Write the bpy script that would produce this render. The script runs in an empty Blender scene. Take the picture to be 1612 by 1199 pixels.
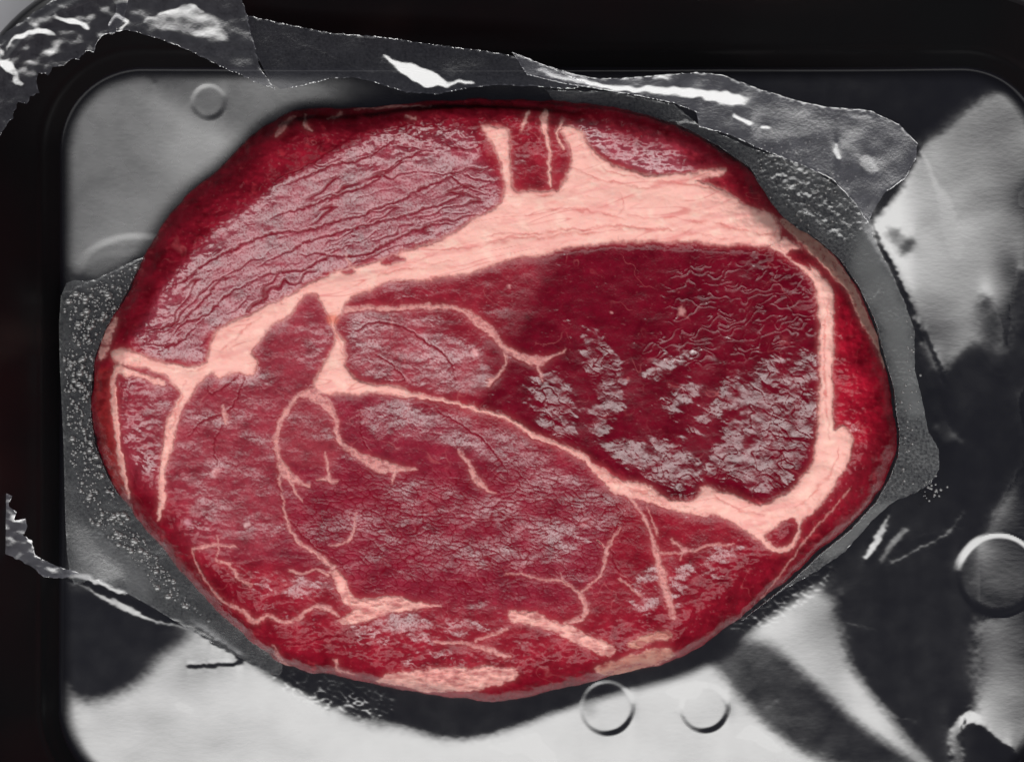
import bpy, math, random
import numpy as np
from mathutils import Vector

# ------------------------------------------------------------------ camera, world, light
S = 0.000125            # metres per photo pixel on the tray floor
HC = 1.5                # camera height
W0, H0 = 1612.0, 1199.0
scn = bpy.context.scene
COL = scn.collection
cam_d = bpy.data.cameras.new('camera')
cam_d.sensor_width = 36.0
cam_d.lens = 36.0 * HC / (W0 * S)
cam_d.clip_start = 0.05
cam_d.clip_end = 50
cam = bpy.data.objects.new('camera', cam_d)
COL.objects.link(cam)
cam.location = (0, 0, HC)
scn.camera = cam

wd = bpy.data.worlds.new('World')
scn.world = wd
wd.use_nodes = True
wd.node_tree.nodes['Background'].inputs[0].default_value = (0.72, 0.74, 1.0, 1)
wd.node_tree.nodes['Background'].inputs[1].default_value = 0.045

ZL = 1.0                # softbox height
YE = -0.03              # its near edge
def area(name, loc, rot, sx, sy, power, col):
    d = bpy.data.lights.new(name, 'AREA')
    d.shape = 'RECTANGLE'
    d.size = sx; d.size_y = sy; d.energy = power; d.color = col
    o = bpy.data.objects.new(name, d)
    COL.objects.link(o)
    o.location = loc; o.rotation_euler = rot
    return o
sb = area('softbox_front', (0, YE - 0.5, ZL), (0, 0, 0), 2.4, 1.0, 30, (1, 0.99, 0.975))
# the diffuser is dim at its near edge and brightens towards its middle
sb.data.use_nodes = True
lt = sb.data.node_tree
em = lt.nodes['Emission']
gp = lt.nodes.new('ShaderNodeNewGeometry'); sx_ = lt.nodes.new('ShaderNodeSeparateXYZ'); mr_ = lt.nodes.new('ShaderNodeMapRange')
lt.links.new(gp.outputs['Position'], sx_.inputs[0]); lt.links.new(sx_.outputs['Y'], mr_.inputs['Value'])
mr_.interpolation_type = 'SMOOTHSTEP'
mr_.inputs['From Min'].default_value = YE + .01; mr_.inputs['From Max'].default_value = YE - .27
mr_.inputs['To Min'].default_value = 0.0; mr_.inputs['To Max'].default_value = 1.0
lt.links.new(mr_.outputs[0], em.inputs['Strength'])
area('fill_softbox_back', (-0.35, 1.15, 0.95), (math.radians(-50), 0, 0), 0.9, 0.6, 7, (1, 0.99, 0.98))  # added fill lamp for the faces turned away from the front softbox
scn.view_settings.view_transform = 'Standard'
scn.view_settings.look = 'None'
scn.view_settings.exposure = 0.0
scn.view_settings.gamma = 1.0

rng = np.random.RandomState(7)
random.seed(7)

# ------------------------------------------------------------------ numeric helpers
PERM = np.random.RandomState(3).permutation(4096).astype(np.int64)
GA = np.random.RandomState(4).rand(4096) * 2 * np.pi
GX, GY = np.cos(GA), np.sin(GA)
RX, RY = np.random.RandomState(5).rand(4096), np.random.RandomState(6).rand(4096)
def hsh(i, j, s):
    return PERM[(PERM[(i + s * 131) & 4095] + j) & 4095]
def noise(x, y, s=0):
    i = np.floor(x).astype(np.int64); j = np.floor(y).astype(np.int64)
    fx = x - i; fy = y - j
    u = fx * fx * fx * (fx * (fx * 6 - 15) + 10); v = fy * fy * fy * (fy * (fy * 6 - 15) + 10)
    def g(a, b):
        h = hsh(i + a, j + b, s)
        return GX[h] * (fx - a) + GY[h] * (fy - b)
    n0 = g(0, 0); n1 = g(1, 0); n2 = g(0, 1); n3 = g(1, 1)
    return ((n0 + (n1 - n0) * u) + ((n2 + (n3 - n2) * u) - (n0 + (n1 - n0) * u)) * v) * 1.5
def fbm(x, y, s=0, o=3, g=0.5):
    r = 0; a = 1.0; t = 0
    for k in range(o):
        r = r + a * noise(x * 2 ** k, y * 2 ** k, s + k); t += a; a *= g
    return r / t
def ridge(x, y, s=0):
    return 1 - np.abs(noise(x, y, s)) * 2.2
def worley(x, y, s=0):
    i = np.floor(x).astype(np.int64); j = np.floor(y).astype(np.int64)
    f1 = np.full(x.shape, 9.0); f2 = np.full(x.shape, 9.0)
    for a in (-1, 0, 1):
        for b in (-1, 0, 1):
            h = hsh(i + a, j + b, s)
            d = np.hypot(i + a + RX[h] - x, j + b + RY[h] - y)
            f2 = np.minimum(f2, np.maximum(f1, d)); f1 = np.minimum(f1, d)
    return f1, f2
def sstep(a, b, x):
    t = np.clip((x - a) / (b - a), 0, 1)
    return t * t * (3 - 2 * t)
def spline(P, closed=True, n=6):
    P = np.array(P, float); N = len(P); out = []
    rg = range(N) if closed else range(N - 1)
    for k in rg:
        if closed: p = [P[(k + q) % N] for q in (-1, 0, 1, 2)]
        else: p = [P[max(0, k - 1)], P[k], P[k + 1], P[min(N - 1, k + 2)]]
        for q in range(n):
            t = q / n
            out.append(0.5 * (2 * p[1] + (p[2] - p[0]) * t + (2 * p[0] - 5 * p[1] + 4 * p[2] - p[3]) * t * t + (-p[0] + 3 * p[1] - 3 * p[2] + p[3]) * t ** 3))
    if not closed: out.append(P[-1])
    return np.array(out)
def sdf_poly(U, V, P):
    """signed distance, positive inside"""
    inside = np.zeros(U.shape, bool); d = np.full(U.shape, 1e12)
    N = len(P)
    for k in range(N):
        ax, ay = P[k]; bx, by = P[(k + 1) % N]
        ex, ey = bx - ax, by - ay
        L = ex * ex + ey * ey
        if L < 1e-9: continue
        t = np.clip(((U - ax) * ex + (V - ay) * ey) / L, 0, 1)
        d = np.minimum(d, (U - ax - t * ex) ** 2 + (V - ay - t * ey) ** 2)
        if ay != by:
            c = ((ay > V) != (by > V)) & (U < ex * (V - ay) / ey + ax)
            inside ^= c
    d = np.sqrt(d)
    return np.where(inside, d, -d)
class Field:
    sk = 1.0
    def __init__(s, u0, u1, v0, v1, st):
        s.st = st
        s.us = np.arange(u0, u1 + st * .5, st); s.vs = np.arange(v0, v1 + st * .5, st)
        s.U, s.V = np.meshgrid(s.us, s.vs)
        s.WU, s.WV = s.U, s.V
    def win(s, P, m):
        a = np.searchsorted(s.us, P[:, 0].min() - m); b = np.searchsorted(s.us, P[:, 0].max() + m)
        c = np.searchsorted(s.vs, P[:, 1].min() - m); d = np.searchsorted(s.vs, P[:, 1].max() + m)
        return slice(c, max(d, c + 1)), slice(a, max(b, a + 1))
    def poly(s, P, soft=3, smooth=True):
        P = spline(P, True, 3) if smooth else np.array(P, float)
        soft = soft * s.sk
        w = s.win(P, soft * 3 + 16)
        m = np.zeros(s.U.shape)
        if m[w].size: m[w] = sstep(-soft, soft, sdf_poly(s.WU[w], s.WV[w], P))
        return m
    def stroke(s, P, soft=1.5, smooth=True):
        P = spline(P, False, 3) if smooth else np.array(P, float)
        w = s.win(P, soft * 3 + 16 + P[:, 2].max())
        m = np.zeros(s.U.shape)
        if not m[w].size: return m
        U, V = s.WU[w], s.WV[w]; best = np.full(U.shape, -1e9)
        for k in range(len(P) - 1):
            ax, ay, aw = P[k]; bx, by, bw = P[k + 1]
            ex, ey = bx - ax, by - ay; L = ex * ex + ey * ey + 1e-9
            t = np.clip(((U - ax) * ex + (V - ay) * ey) / L, 0, 1)
            best = np.maximum(best, (aw + (bw - aw) * t) * .5 - np.hypot(U - ax - t * ex, V - ay - t * ey))
        m[w] = sstep(-soft, soft, best)
        return m
def blur(A, px):
    fy = np.fft.fftfreq(A.shape[0] * 1)[:, None]; fx = np.fft.rfftfreq(A.shape[1])[None, :]
    return np.fft.irfft2(np.fft.rfft2(A) * np.exp(-2 * (np.pi * px) ** 2 * (fx ** 2 + fy ** 2)), A.shape)
def solve_slope(HY, st, wx=0.12, lo=0.0):
    """height (m) whose slope towards world +y is HY (rows run downwards), gently smooth along x"""
    pad = 96
    A = np.pad(HY, pad, mode='linear_ramp')
    h = st * S
    fy = np.fft.fftfreq(A.shape[0], h)[:, None] * 2 * np.pi; fx = np.fft.rfftfreq(A.shape[1], h)[None, :] * 2 * np.pi
    F = np.fft.rfft2(-A)            # rows downwards = -y
    den = fy ** 2 + wx * fx ** 2 + lo ** 2
    den[0, 0] = 1
    R = (-1j * fy) * F / den
    R[0, 0] = 0
    r = np.fft.irfft2(R, A.shape)[pad:-pad, pad:-pad]
    # put back the mean slope as a plane
    have = -np.gradient(r, h, axis=0)
    return r - (HY.mean() - have.mean()) * (np.arange(HY.shape[0])[:, None] * h)
def tilt(V, D):
    """slope towards +y that mirrors the camera to the softbox edge shifted by D metres (D>0 lit)"""
    y0 = -(V - H0 / 2) * S
    return (y0 / HC + (y0 - (YE - D)) / ZL) / 2

# ------------------------------------------------------------------ object helpers
def tag(o, label=None, cat=None, group=None, kind=None):
    if label: o['label'] = label
    if cat: o['category'] = cat
    if group: o['group'] = group
    if kind: o['kind'] = kind
    return o
def empty(name, loc, label, cat, group=None):
    o = bpy.data.objects.new(name, None); COL.objects.link(o); o.location = loc
    o.empty_display_size = 0.01
    return tag(o, label, cat, group)
def link(name, me, mat, parent=None):
    o = bpy.data.objects.new(name, me); COL.objects.link(o)
    me.materials.append(mat)
    if parent: o.parent = parent; o.matrix_parent_inverse = parent.matrix_basis.inverted()
    return o
def raw_mesh(name, co, faces, mat, parent=None, attrs=None, smooth=True):
    """co (n,3), faces (m,4) arrays"""
    me = bpy.data.meshes.new(name)
    n, m = len(co), len(faces); k = faces.shape[1]
    me.vertices.add(n); me.vertices.foreach_set('co', np.ascontiguousarray(co, np.float32).ravel())
    me.loops.add(m * k); me.loops.foreach_set('vertex_index', np.ascontiguousarray(faces, np.int32).ravel())
    me.polygons.add(m); me.polygons.foreach_set('loop_start', np.arange(m, dtype=np.int32) * k)
    me.update(calc_edges=True)
    me.polygons.foreach_set('use_smooth', np.full(m, smooth))
    for an, (ty, A) in (attrs or {}).items():
        at = me.attributes.new(an, ty, 'POINT')
        at.data.foreach_set('color' if ty == 'FLOAT_COLOR' else 'value', np.ascontiguousarray(A, np.float32).ravel())
    me.update()
    return link(name, me, mat, parent)
def grid_part(name, X, Y, Z, fmask, mat, parent, attrs=None):
    """object from the quads of a height grid selected by fmask (rows-1, cols-1)"""
    R, C = X.shape
    r, c = np.nonzero(fmask)
    a = r * C + c
    F = np.stack([a, a + C, a + C + 1, a + 1], 1)
    used = np.zeros(R * C, bool); used[F.ravel()] = True
    idx = np.cumsum(used) - 1
    F = idx[F]
    co = np.stack([X.ravel()[used], Y.ravel()[used], Z.ravel()[used]], 1)
    at = {k: (t, A.reshape(R * C, -1)[used]) for k, (t, A) in (attrs or {}).items()}
    return raw_mesh(name, co, F, mat, parent, at)
def xy(U, V, z=0.0):
    k = 1 - z / HC
    return (U - W0 / 2) * S * k, -(V - H0 / 2) * S * k

# ------------------------------------------------------------------ materials
class M:
    def __init__(s, name):
        s.m = bpy.data.materials.new(name); s.m.use_nodes = True
        s.t = s.m.node_tree; s.n = s.t.nodes; s.l = s.t.links
        s.b = s.n['Principled BSDF']; s.out = s.n['Material Output']
    def node(s, ty, **k):
        x = s.n.new(ty)
        for a, b in k.items():
            if a in x.inputs: x.inputs[a].default_value = b
            else: setattr(x, a, b)
        return x
    def attr(s, nm): return s.node('ShaderNodeAttribute', attribute_name=nm)
    def bump(s, scale, dist, detail=3, strength=1.0, tcscale=None, extra=None):
        tc = s.node('ShaderNodeTexCoord'); mp = s.node('ShaderNodeMapping')
        if tcscale: mp.inputs['Scale'].default_value = tcscale
        nz = s.node('ShaderNodeTexNoise', Scale=scale, Detail=detail)
        s.l.new(tc.outputs['Object'], mp.inputs[0]); s.l.new(mp.outputs[0], nz.inputs['Vector'])
        bp = s.node('ShaderNodeBump', Strength=strength, Distance=dist)
        s.l.new(nz.outputs['Fac'], bp.inputs['Height'])
        return bp, nz

mt = M('steak_flesh')
mt.b.inputs['IOR'].default_value = 1.75
c = mt.attr('Col'); mt.l.new(c.outputs['Color'], mt.b.inputs['Base Color'])
r = mt.attr('rough'); mt.l.new(r.outputs['Fac'], mt.b.inputs['Roughness'])
bp, nz = mt.bump(2600, 0.00005, 4, 0.5)
mt.l.new(bp.outputs[0], mt.b.inputs['Normal'])
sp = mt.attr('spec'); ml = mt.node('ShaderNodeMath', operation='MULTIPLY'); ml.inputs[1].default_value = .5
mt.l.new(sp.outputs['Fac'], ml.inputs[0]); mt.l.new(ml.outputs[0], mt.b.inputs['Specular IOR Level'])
f = mt.attr('sss'); mt.l.new(f.outputs['Fac'], mt.b.inputs['Subsurface Weight'])
mt.b.inputs['Subsurface Radius'].default_value = (1.0, 0.35, 0.25)
mt.b.inputs['Subsurface Scale'].default_value = 0.0012
FLESH = mt.m

mt = M('black_tray_plastic')
mt.b.inputs['Base Color'].default_value = (0.006, 0.006, 0.008, 1)
mt.b.inputs['IOR'].default_value = 2.45
r = mt.attr('rough'); mt.l.new(r.outputs['Fac'], mt.b.inputs['Roughness'])
bp, nz = mt.bump(1300, 0.000012, 6, 0.5, (.5, 1.0, 1))
mt.l.new(bp.outputs[0], mt.b.inputs['Normal'])
sp = mt.attr('spec'); ml = mt.node('ShaderNodeMath', operation='MULTIPLY'); ml.inputs[1].default_value = .5
mt.l.new(sp.outputs['Fac'], ml.inputs[0]); mt.l.new(ml.outputs[0], mt.b.inputs['Specular IOR Level'])
TRAY = mt.m
mt = M('black_rim_plastic')
mt.b.inputs['Base Color'].default_value = (0.008, 0.008, 0.009, 1)
mt.b.inputs['Roughness'].default_value = 0.35
RIM = mt.m
mt = M('black_wall_plastic')
mt.b.inputs['Base Color'].default_value = (0.004, 0.004, 0.0045, 1)
mt.b.inputs['Roughness'].default_value = 0.28
mt.b.inputs['IOR'].default_value = 1.35
WALL = mt.m
mt = M('pale_table')
mt.b.inputs['Base Color'].default_value = (0.42, 0.42, 0.44, 1)
mt.b.inputs['Roughness'].default_value = 0.6
bp, nz = mt.bump(300, 0.0002, 4, 0.3)
mt.l.new(bp.outputs[0], mt.b.inputs['Normal'])
TABLE = mt.m

def film_mat(name, haze_col, rough=0.10, refl=0.27):
    mt = M(name)
    tr = mt.node('ShaderNodeBsdfTransparent'); tr.inputs[0].default_value = (.95, .95, .96, 1)
    df = mt.node('ShaderNodeBsdfDiffuse'); df.inputs[0].default_value = haze_col
    gl = mt.node('ShaderNodeBsdfGlossy', Roughness=rough)
    bp, nz = mt.bump(1500, 0.00003, 4, 0.5)
    mt.l.new(bp.outputs[0], gl.inputs['Normal'])
    hz = mt.attr('haze')
    m1 = mt.node('ShaderNodeMixShader'); m2 = mt.node('ShaderNodeMixShader')
    mt.l.new(hz.outputs['Fac'], m1.inputs[0]); mt.l.new(tr.outputs[0], m1.inputs[1]); mt.l.new(df.outputs[0], m1.inputs[2])
    fr = mt.node('ShaderNodeFresnel', IOR=1.5); ad = mt.node('ShaderNodeMath', operation='ADD')
    mt.l.new(fr.outputs[0], ad.inputs[0]); ad.inputs[1].default_value = refl - .04; ad.use_clamp = True
    mt.l.new(ad.outputs[0], m2.inputs[0]); mt.l.new(m1.outputs[0], m2.inputs[1]); mt.l.new(gl.outputs[0], m2.inputs[2])
    mt.l.new(m2.outputs[0], mt.out.inputs['Surface'])
    return mt.m
FILM = film_mat('clear_film', (.72, .72, .80, 1))
FILM2 = film_mat('clinging_clear_film', (.72, .75, .74, 1), .16, .16)
mt = M('water_drops')
mt.b.inputs['Base Color'].default_value = (.11, .11, .11, 1)
mt.b.inputs['Roughness'].default_value = 0.15
mt.b.inputs['IOR'].default_value = 1.9
DROP = mt.m

# ------------------------------------------------------------------ shared outlines
OUT = [(500,170),(560,171),(640,163),(740,156),(840,158),(920,162),(1000,175),(1070,198),(1130,230),(1180,264),(1212,310),(1240,345),(1280,372),(1322,408),(1352,452),(1376,502),(1392,560),(1406,610),(1410,645),(1416,682),(1414,715),(1400,752),(1378,790),(1340,832),(1290,872),(1250,910),(1200,950),(1150,990),(1100,1025),(1060,1045),(1000,1060),(930,1079),(870,1092),(820,1105),(760,1108),(700,1100),(640,1090),(590,1082),(530,1068),(470,1058),(430,1040),(380,1000),(330,955),(290,910),(240,850),(200,800),(170,750),(150,700),(143,650),(145,600),(150,560),(165,520),(190,480),(215,430),(245,370),(290,310),(340,270),(380,230),(420,195),(460,177)]
OUTS = spline(OUT, True, 3)

# ------------------------------------------------------------------ tray
TCX, TCY, THX, THY, TR = 868.0, 675.0, 773.0, 568.0, 130.0   # floor outline, photo pixels
def sd_rr(U, V):
    """distance outside the floor's rounded rectangle"""
    qx = np.abs(U - TCX) - (THX - TR); qy = np.abs(V - TCY) - (THY - TR)
    return np.hypot(np.maximum(qx, 0), np.maximum(qy, 0)) + np.minimum(np.maximum(qx, qy), 0) - TR
WALL_W = 112.0
def wall_h(d):
    """rise of the tray side with distance d past the floor edge (pixels -> metres)"""
    x = np.clip(d + 5, 0, None)
    rise = np.where(x < 8, x * x / 8 * 0.5 * 1.5, (x - 8) * 1.5 + 8 * .75)
    return rise * S + .0003 * np.exp(-((d - 27) / 5.0) ** 2)

fl = Field(-60, 1800, -60, 1340, 2.0)
U, V = fl.U, fl.V
wn = fbm(U / 9, V / 9, 11, 3, .65); wn2 = fbm(U / 9, V / 9, 21, 3, .65)
fl.WU = U + wn * 6 + 5 * noise(U / 60, V / 60, 31)
fl.WV = V + wn2 * 6 + 5 * noise(U / 70, V / 70, 32)
B = np.full(U.shape, 0.08)
fl.sk = 1.6
def lay(m, val):
    global B
    B = B + (val - B) * m
P_, K_ = fl.poly, fl.stroke
# upper left sheen
lay(P_([(96,470),(94,300),(100,210),(140,150),(200,128),(280,150),(350,190),(420,215),(400,260),(330,310),(260,380),(220,430),(160,470)], 22), .62)
lay(P_([(175,150),(240,150),(250,300),(190,320),(170,220)], 26), .44)
lay(P_([(260,110),(480,120),(520,190),(420,215),(330,170)], 26), .26)
lay(K_([(112,450,5),(125,412,6),(165,392,6),(230,384,6)], 5), .52)
lay(P_([(128,445),(150,410),(200,400),(232,402),(180,430)], 8), .38)
# left fogged strip
lay(P_([(96,460),(150,435),(235,400),(240,440),(190,520),(160,600),(150,700),(190,800),(250,880),(300,950),(360,1010),(280,985),(150,920),(96,910)], 7), .13)
lay(P_([(100,545),(120,520),(135,545),(132,590),(108,590)], 7), .42)
lay(P_([(96,700),(108,690),(112,800),(130,850),(165,870),(190,915),(150,918),(96,905)], 14), .46)
lay(P_([(120,840),(160,820),(205,860),(235,900),(240,940),(180,915),(130,900)], 20), .40)
# bottom bright sweep
lay(P_([(108,1110),(130,1098),(190,1080),(235,1030),(290,985),(330,985),(390,1030),(450,1075),(560,1125),(640,1150),(740,1166),(850,1130),(930,1092),(1010,1066),(1090,1030),(1170,985),(1310,910),(1330,1000),(1380,1090),(1480,1200),(1490,1290),(700,1300),(120,1300)], 12), .90)
lay(P_([(96,1090),(118,1092),(150,1290),(96,1290)], 6), .62)
lay(P_([(120,930),(180,975),(290,992),(250,1040),(200,1085),(120,1090)], 14), .13)
lay(P_([(440,1060),(560,1075),(700,1090),(860,1085),(850,1112),(800,1142),(735,1160),(660,1148),(600,1124),(560,1128),(540,1116),(575,1108),(520,1112),(500,1100),(480,1085)], 7), .06)
lay(P_([(1100,1018),(1190,1000),(1250,1045),(1330,1120),(1460,1215),(1300,1200),(1210,1145),(1150,1085),(1120,1045)], 9), .20)
lay(P_([(1318,935),(1400,895),(1500,860),(1530,900),(1535,990),(1536,1110),(1500,1150),(1500,1240),(1400,1130),(1345,1050)], 12), .07)
# right side
lay(P_([(1535,990),(1570,965),(1700,960),(1700,1250),(1560,1250),(1538,1110)], 9), 1.15)
lay(P_([(1366,345),(1400,300),(1438,235),(1500,185),(1565,140),(1640,160),(1700,300),(1700,960),(1560,960),(1545,880),(1560,800),(1595,720),(1590,640),(1570,570),(1520,560),(1495,600),(1470,600),(1445,520),(1425,450),(1390,395)], 10), 1.12)
lay(P_([(1470,590),(1490,640),(1500,590),(1520,560),(1545,545),(1562,580),(1588,560),(1592,640),(1603,690),(1592,745),(1560,800),(1510,835),(1470,870),(1400,890),(1300,930),(1440,770),(1475,740)], 13), .10)
lay(K_([(1478,625,8),(1484,660,10),(1490,690,16)], 6), .6)
lay(P_([(1500,590),(1530,560),(1560,600),(1540,640),(1510,650)], 14), .30)
lay(P_([(1550,520),(1545,480),(1558,470),(1568,540),(1560,580)], 8), .35)
lay(P_([(1606,430),(1618,470),(1618,590),(1598,600),(1600,500)], 7), .15)
lay(K_([(1540,560,4),(1580,590,3),(1592,480,2)], 2), .3)
lay(P_([(1436,232),(1404,268),(1384,302),(1369,338),(1376,352),(1400,325),(1430,280),(1444,240)], 5), .10)  # shadow of the film edge, shaped into the floor's slopes
lay(K_([(1448,240,5),(1470,280,8),(1490,330,22),(1505,395,18),(1510,404,6)], 3), 1.25)
lay(P_([(1395,365),(1412,355),(1420,372),(1408,385)], 5), .4)
lay(P_([(1412,385),(1435,370),(1430,395),(1418,402)], 5), .45)
# lines and folds next to the film
fl.sk = 1.0
lay(K_([(1372,340,9),(1384,380,8),(1412,430,8),(1430,480,8),(1444,540,8),(1446,590,7),(1462,650,7),(1468,690,6)], 2.5), .02)
lay(K_([(1447,510,5),(1452,530,8)], 2), .05); lay(K_([(1460,520,4),(1475,570,4),(1488,600,5)], 3), .1)
lay(K_([(1478,672,14),(1490,680,14),(1512,695,8)], 5), .6)
lay(K_([(1400,810,4),(1382,845,14),(1362,875,8)], 3), .95)
lay(K_([(1425,835,8),(1402,860,10),(1388,885,6)], 4), .45)
lay(K_([(1520,805,3),(1490,840,4),(1450,865,3),(1405,885,3)], 2), .50)
# hook shaped emboss, bottom right
HK = [(1512,1240,18),(1504,1180,17),(1506,1145,17),(1526,1128,17),(1556,1138,17),(1580,1160,17),(1600,1162,17),(1622,1135,17)]
lay(P_([(1512,1160),(1535,1140),(1565,1160),(1600,1190),(1612,1260),(1520,1260)], 5), .04)
lay(K_(HK, 5), 1.15)
# ring
rr = np.hypot(U - 1572, V - 905)
ang = np.arctan2(V - 905, U - 1572)
lay(sstep(62, 56, rr) * sstep(1530, 1545, U), 1.1)
lay(sstep(62, 56, rr) * sstep(1545, 1530, U), .22)
lay(sstep(9, 4, np.abs(rr - 64)) * sstep(-.1, -.6, np.sin(ang) * 1.0 + .3 * (np.cos(ang) > .0) - .1 * (np.cos(ang) < 0)), 1.05)
lay(sstep(7, 2, np.abs(rr - 58)) * sstep(.5, .8, np.sin(ang)), .12)
# round embosses and the small hook left of centre bottom
for (cx, cy, r0, lo, hi) in ((955,1112,40,.12,1.0), (1108,1112,36,.12,1.0), (328,160,25,.10,.52)):
    rr = np.hypot(U - cx, V - cy); an = np.arctan2(V - cy, U - cx)
    ph = np.cos(an - .6)
    lay(sstep(6, 2, np.abs(rr - r0)) * sstep(.25, .8, ph), lo)
    lay(sstep(6, 2, np.abs(rr - r0)) * sstep(.3, .9, -ph), hi)
lay(sstep(1, 0, np.hypot((U - 928) / 20, (V - 1115) / 26)), .5)
lay(K_([(300,1046,5),(340,1044,6),(372,1044,7),(381,1036,7),(374,1031,4)], 2), .05)
lay(K_([(300,1040,3),(365,1036,3)], 2), 1.1)
lay(K_([(238,118,7),(244,128,9)], 3), .12)
# fold at lower left
lay(K_([(98,908,5),(130,914,14),(170,932,20),(200,948,22),(228,966,14),(300,990,4)], 3), .80)
lay(K_([(104,910,4),(140,918,9),(200,938,14),(240,962,17),(280,978,9),(330,1000,5),(380,1030,5),(430,1052,8)], 2.2), .03)
lay(K_([(100,905,3),(150,912,7),(200,930,5)], 2), .95)
# scratches
for k in range(26):
    a = random.uniform(1000, 1600); b = random.choice((random.uniform(700, 1000), random.uniform(1040, 1190)))
    th = random.uniform(-.5, 1.0); L = random.uniform(20, 80)
    lay(.35 * K_([(a, b, .8), (a + L * math.cos(th), b + L * math.sin(th), .8)], 1.2, False), random.choice((.1, .9)))
# mottling + top/left sides stay dark
dd = sd_rr(U, V)
lay(sstep(-26, 4, dd), .04)
B = B + .07 * fbm(U / 60, V / 50, 41, 2) * (B > .15) + .06 * fbm(U / 7, V / 5, 48, 2, .7) * sstep(.1, .3, B) * sstep(.8, .5, B) + .22 * fbm(U / 130, V / 80, 49, 2) * sstep(.5, .8, B)
sd6 = sdf_poly(U[::6, ::6], V[::6, ::6], OUTS); sd_full = np.repeat(np.repeat(sd6, 6, 0), 6, 1)[:U.shape[0], :U.shape[1]]
prox = sstep(-30, -5, blur(sd_full, 3))
B = B * (1 - .85 * prox)  # contact shadow round the steak, put into the floor's slopes
jz = (P_([(440,1045),(560,1075),(620,1092),(600,1125),(500,1110),(430,1070)], 8) + P_([(1150,985),(1290,890),(1310,905),(1260,950),(1190,985)], 6))
B = B + jz * 1.3 * sstep(.75, .95, ridge((U + .4 * V) / 26, (V - .3 * U) / 9, 50)) * (1 - prox * .5)
fog = P_([(96,462),(150,437),(232,402),(240,440),(190,520),(160,600),(150,700),(190,800),(250,880),(300,950),(330,985),(260,930),(200,870),(130,830),(112,780),(96,700)], 10)
B = B + fog * .35 * np.clip(fbm(U / 4.5, V / 4.5, 43, 2, .8), -1, 1)
D = -.07 + np.clip(B, 0, 1.25) * .325 - .10 * sstep(.25, .06, B)
HY = tilt(V, D)
near = sstep(60, 0, dd)
HY = HY * sstep(60, 10, dd)
hfl = solve_slope(HY, fl.st, .10, 9.0)
hfl = hfl - np.median(hfl)
hfl = hfl * sstep(105, 8, dd) + fog * .00003 * fbm(U / 5, V / 5, 44, 2, .8)
FLOOR_H = hfl
print('floor h', hfl.min(), hfl.max())
DISCS = [(955,1112,40), (1108,1112,36), (328,160,25), (1572,905,62)]
dmask = []
for (a, b, r0) in DISCS:
    q = np.hypot(U - a, V - b)
    hfl = hfl - {40: .00008, 36: .00008, 25: .00005, 62: .00012}[r0] * sstep(r0 + 5, r0 - 4, q)
    dmask.append(q < r0 + 5)
q = np.hypot((U - 215) / 1.4, V - 440); hfl = hfl - .00006 * sstep(76, 62, q)
Zf = hfl + wall_h(dd)
rough = .15 + .03 * fbm(U / 30, V / 30, 45, 2) - .06 * (B > 1)
P_, K_ = fl.poly, fl.stroke
fspec = 1 - .95 * sstep(-26, -3, dd)
rough = rough + .12 * P_([(90,470),(90,250),(130,130),(250,95),(520,110),(560,160),(420,240),(330,330),(240,420),(160,470)], 30)
rough = np.where(dd > -6, .22, rough)
X, Y = xy(U, V)
cen = lambda A: A[:-1, :-1]
tray = empty('meat_tray', (0, 0, 0), 'black glossy plastic meat tray holding the raw steak', 'tray')
keep = cen(dd) < WALL_W
isfloor = cen(dd) < 2
flm = keep & isfloor & (cen(sd_full) < 70)
for q in dmask:
    grid_part('embossed_disc', X, Y, Zf, flm & cen(q), TRAY, tray, {'rough': ('FLOAT', rough), 'spec': ('FLOAT', fspec)})
    flm = flm & ~cen(q)
grid_part('tray_floor', X, Y, Zf, flm, TRAY, tray, {'rough': ('FLOAT', rough), 'spec': ('FLOAT', fspec)})
grid_part('tray_wall', X, Y, Zf, keep & ~isfloor, WALL, tray, {'rough': ('FLOAT', rough)})
def rr_ring(off, z, n=28):
    r_ = TR + off; pts = []
    for (sx, sy, a0) in ((1, -1, -90), (1, 1, 0), (-1, 1, 90), (-1, -1, 180)):
        cx = TCX + sx * (THX - TR); cy = TCY + sy * (THY - TR)
        for k in range(n + 1):
            a = math.radians(a0 + 90 * k / n)
            x, y = xy(cx + r_ * math.cos(a), cy + r_ * math.sin(a)); pts.append((x, y, z))
    return pts
def loft(name, rings, mat, parent):
    n = len(rings[0]); co = [p for r in rings for p in r]; F = []
    for k in range(len(rings) - 1):
        for i in range(n):
            j = (i + 1) % n
            F.append((k * n + i, k * n + j, (k + 1) * n + j, (k + 1) * n + i))
    return raw_mesh(name, np.array(co), np.array(F), mat, parent)
zw = float(wall_h(np.array(WALL_W)))
prof = [(WALL_W - 5, zw - .0008), (WALL_W - 1, zw + .0001), (WALL_W + 4, zw + .0006), (WALL_W + 12, zw + .0007), (WALL_W + 26, zw + .0004), (WALL_W + 33, zw - .0004), (WALL_W + 37, zw - .0020), (WALL_W + 38, zw - .004), (WALL_W + 34, zw - .004)]
loft('tray_rim', [rr_ring(a, b) for a, b in prof], RIM, tray)
und = [(WALL_W + 30, zw - .002), (WALL_W - 5, zw - .003), (20, -.0032), (-10, -.0048), (-120, -.005)]
loft('tray_underside', [rr_ring(a, b) for a, b in und], RIM, tray)
bs = rr_ring(-100, -.0045)
me = bpy.data.meshes.new('tray_base'); me.from_pydata(bs, [], [list(range(len(bs)))[::-1]]); link('tray_base', me, RIM, tray)
me = bpy.data.meshes.new('table_top')
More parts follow.
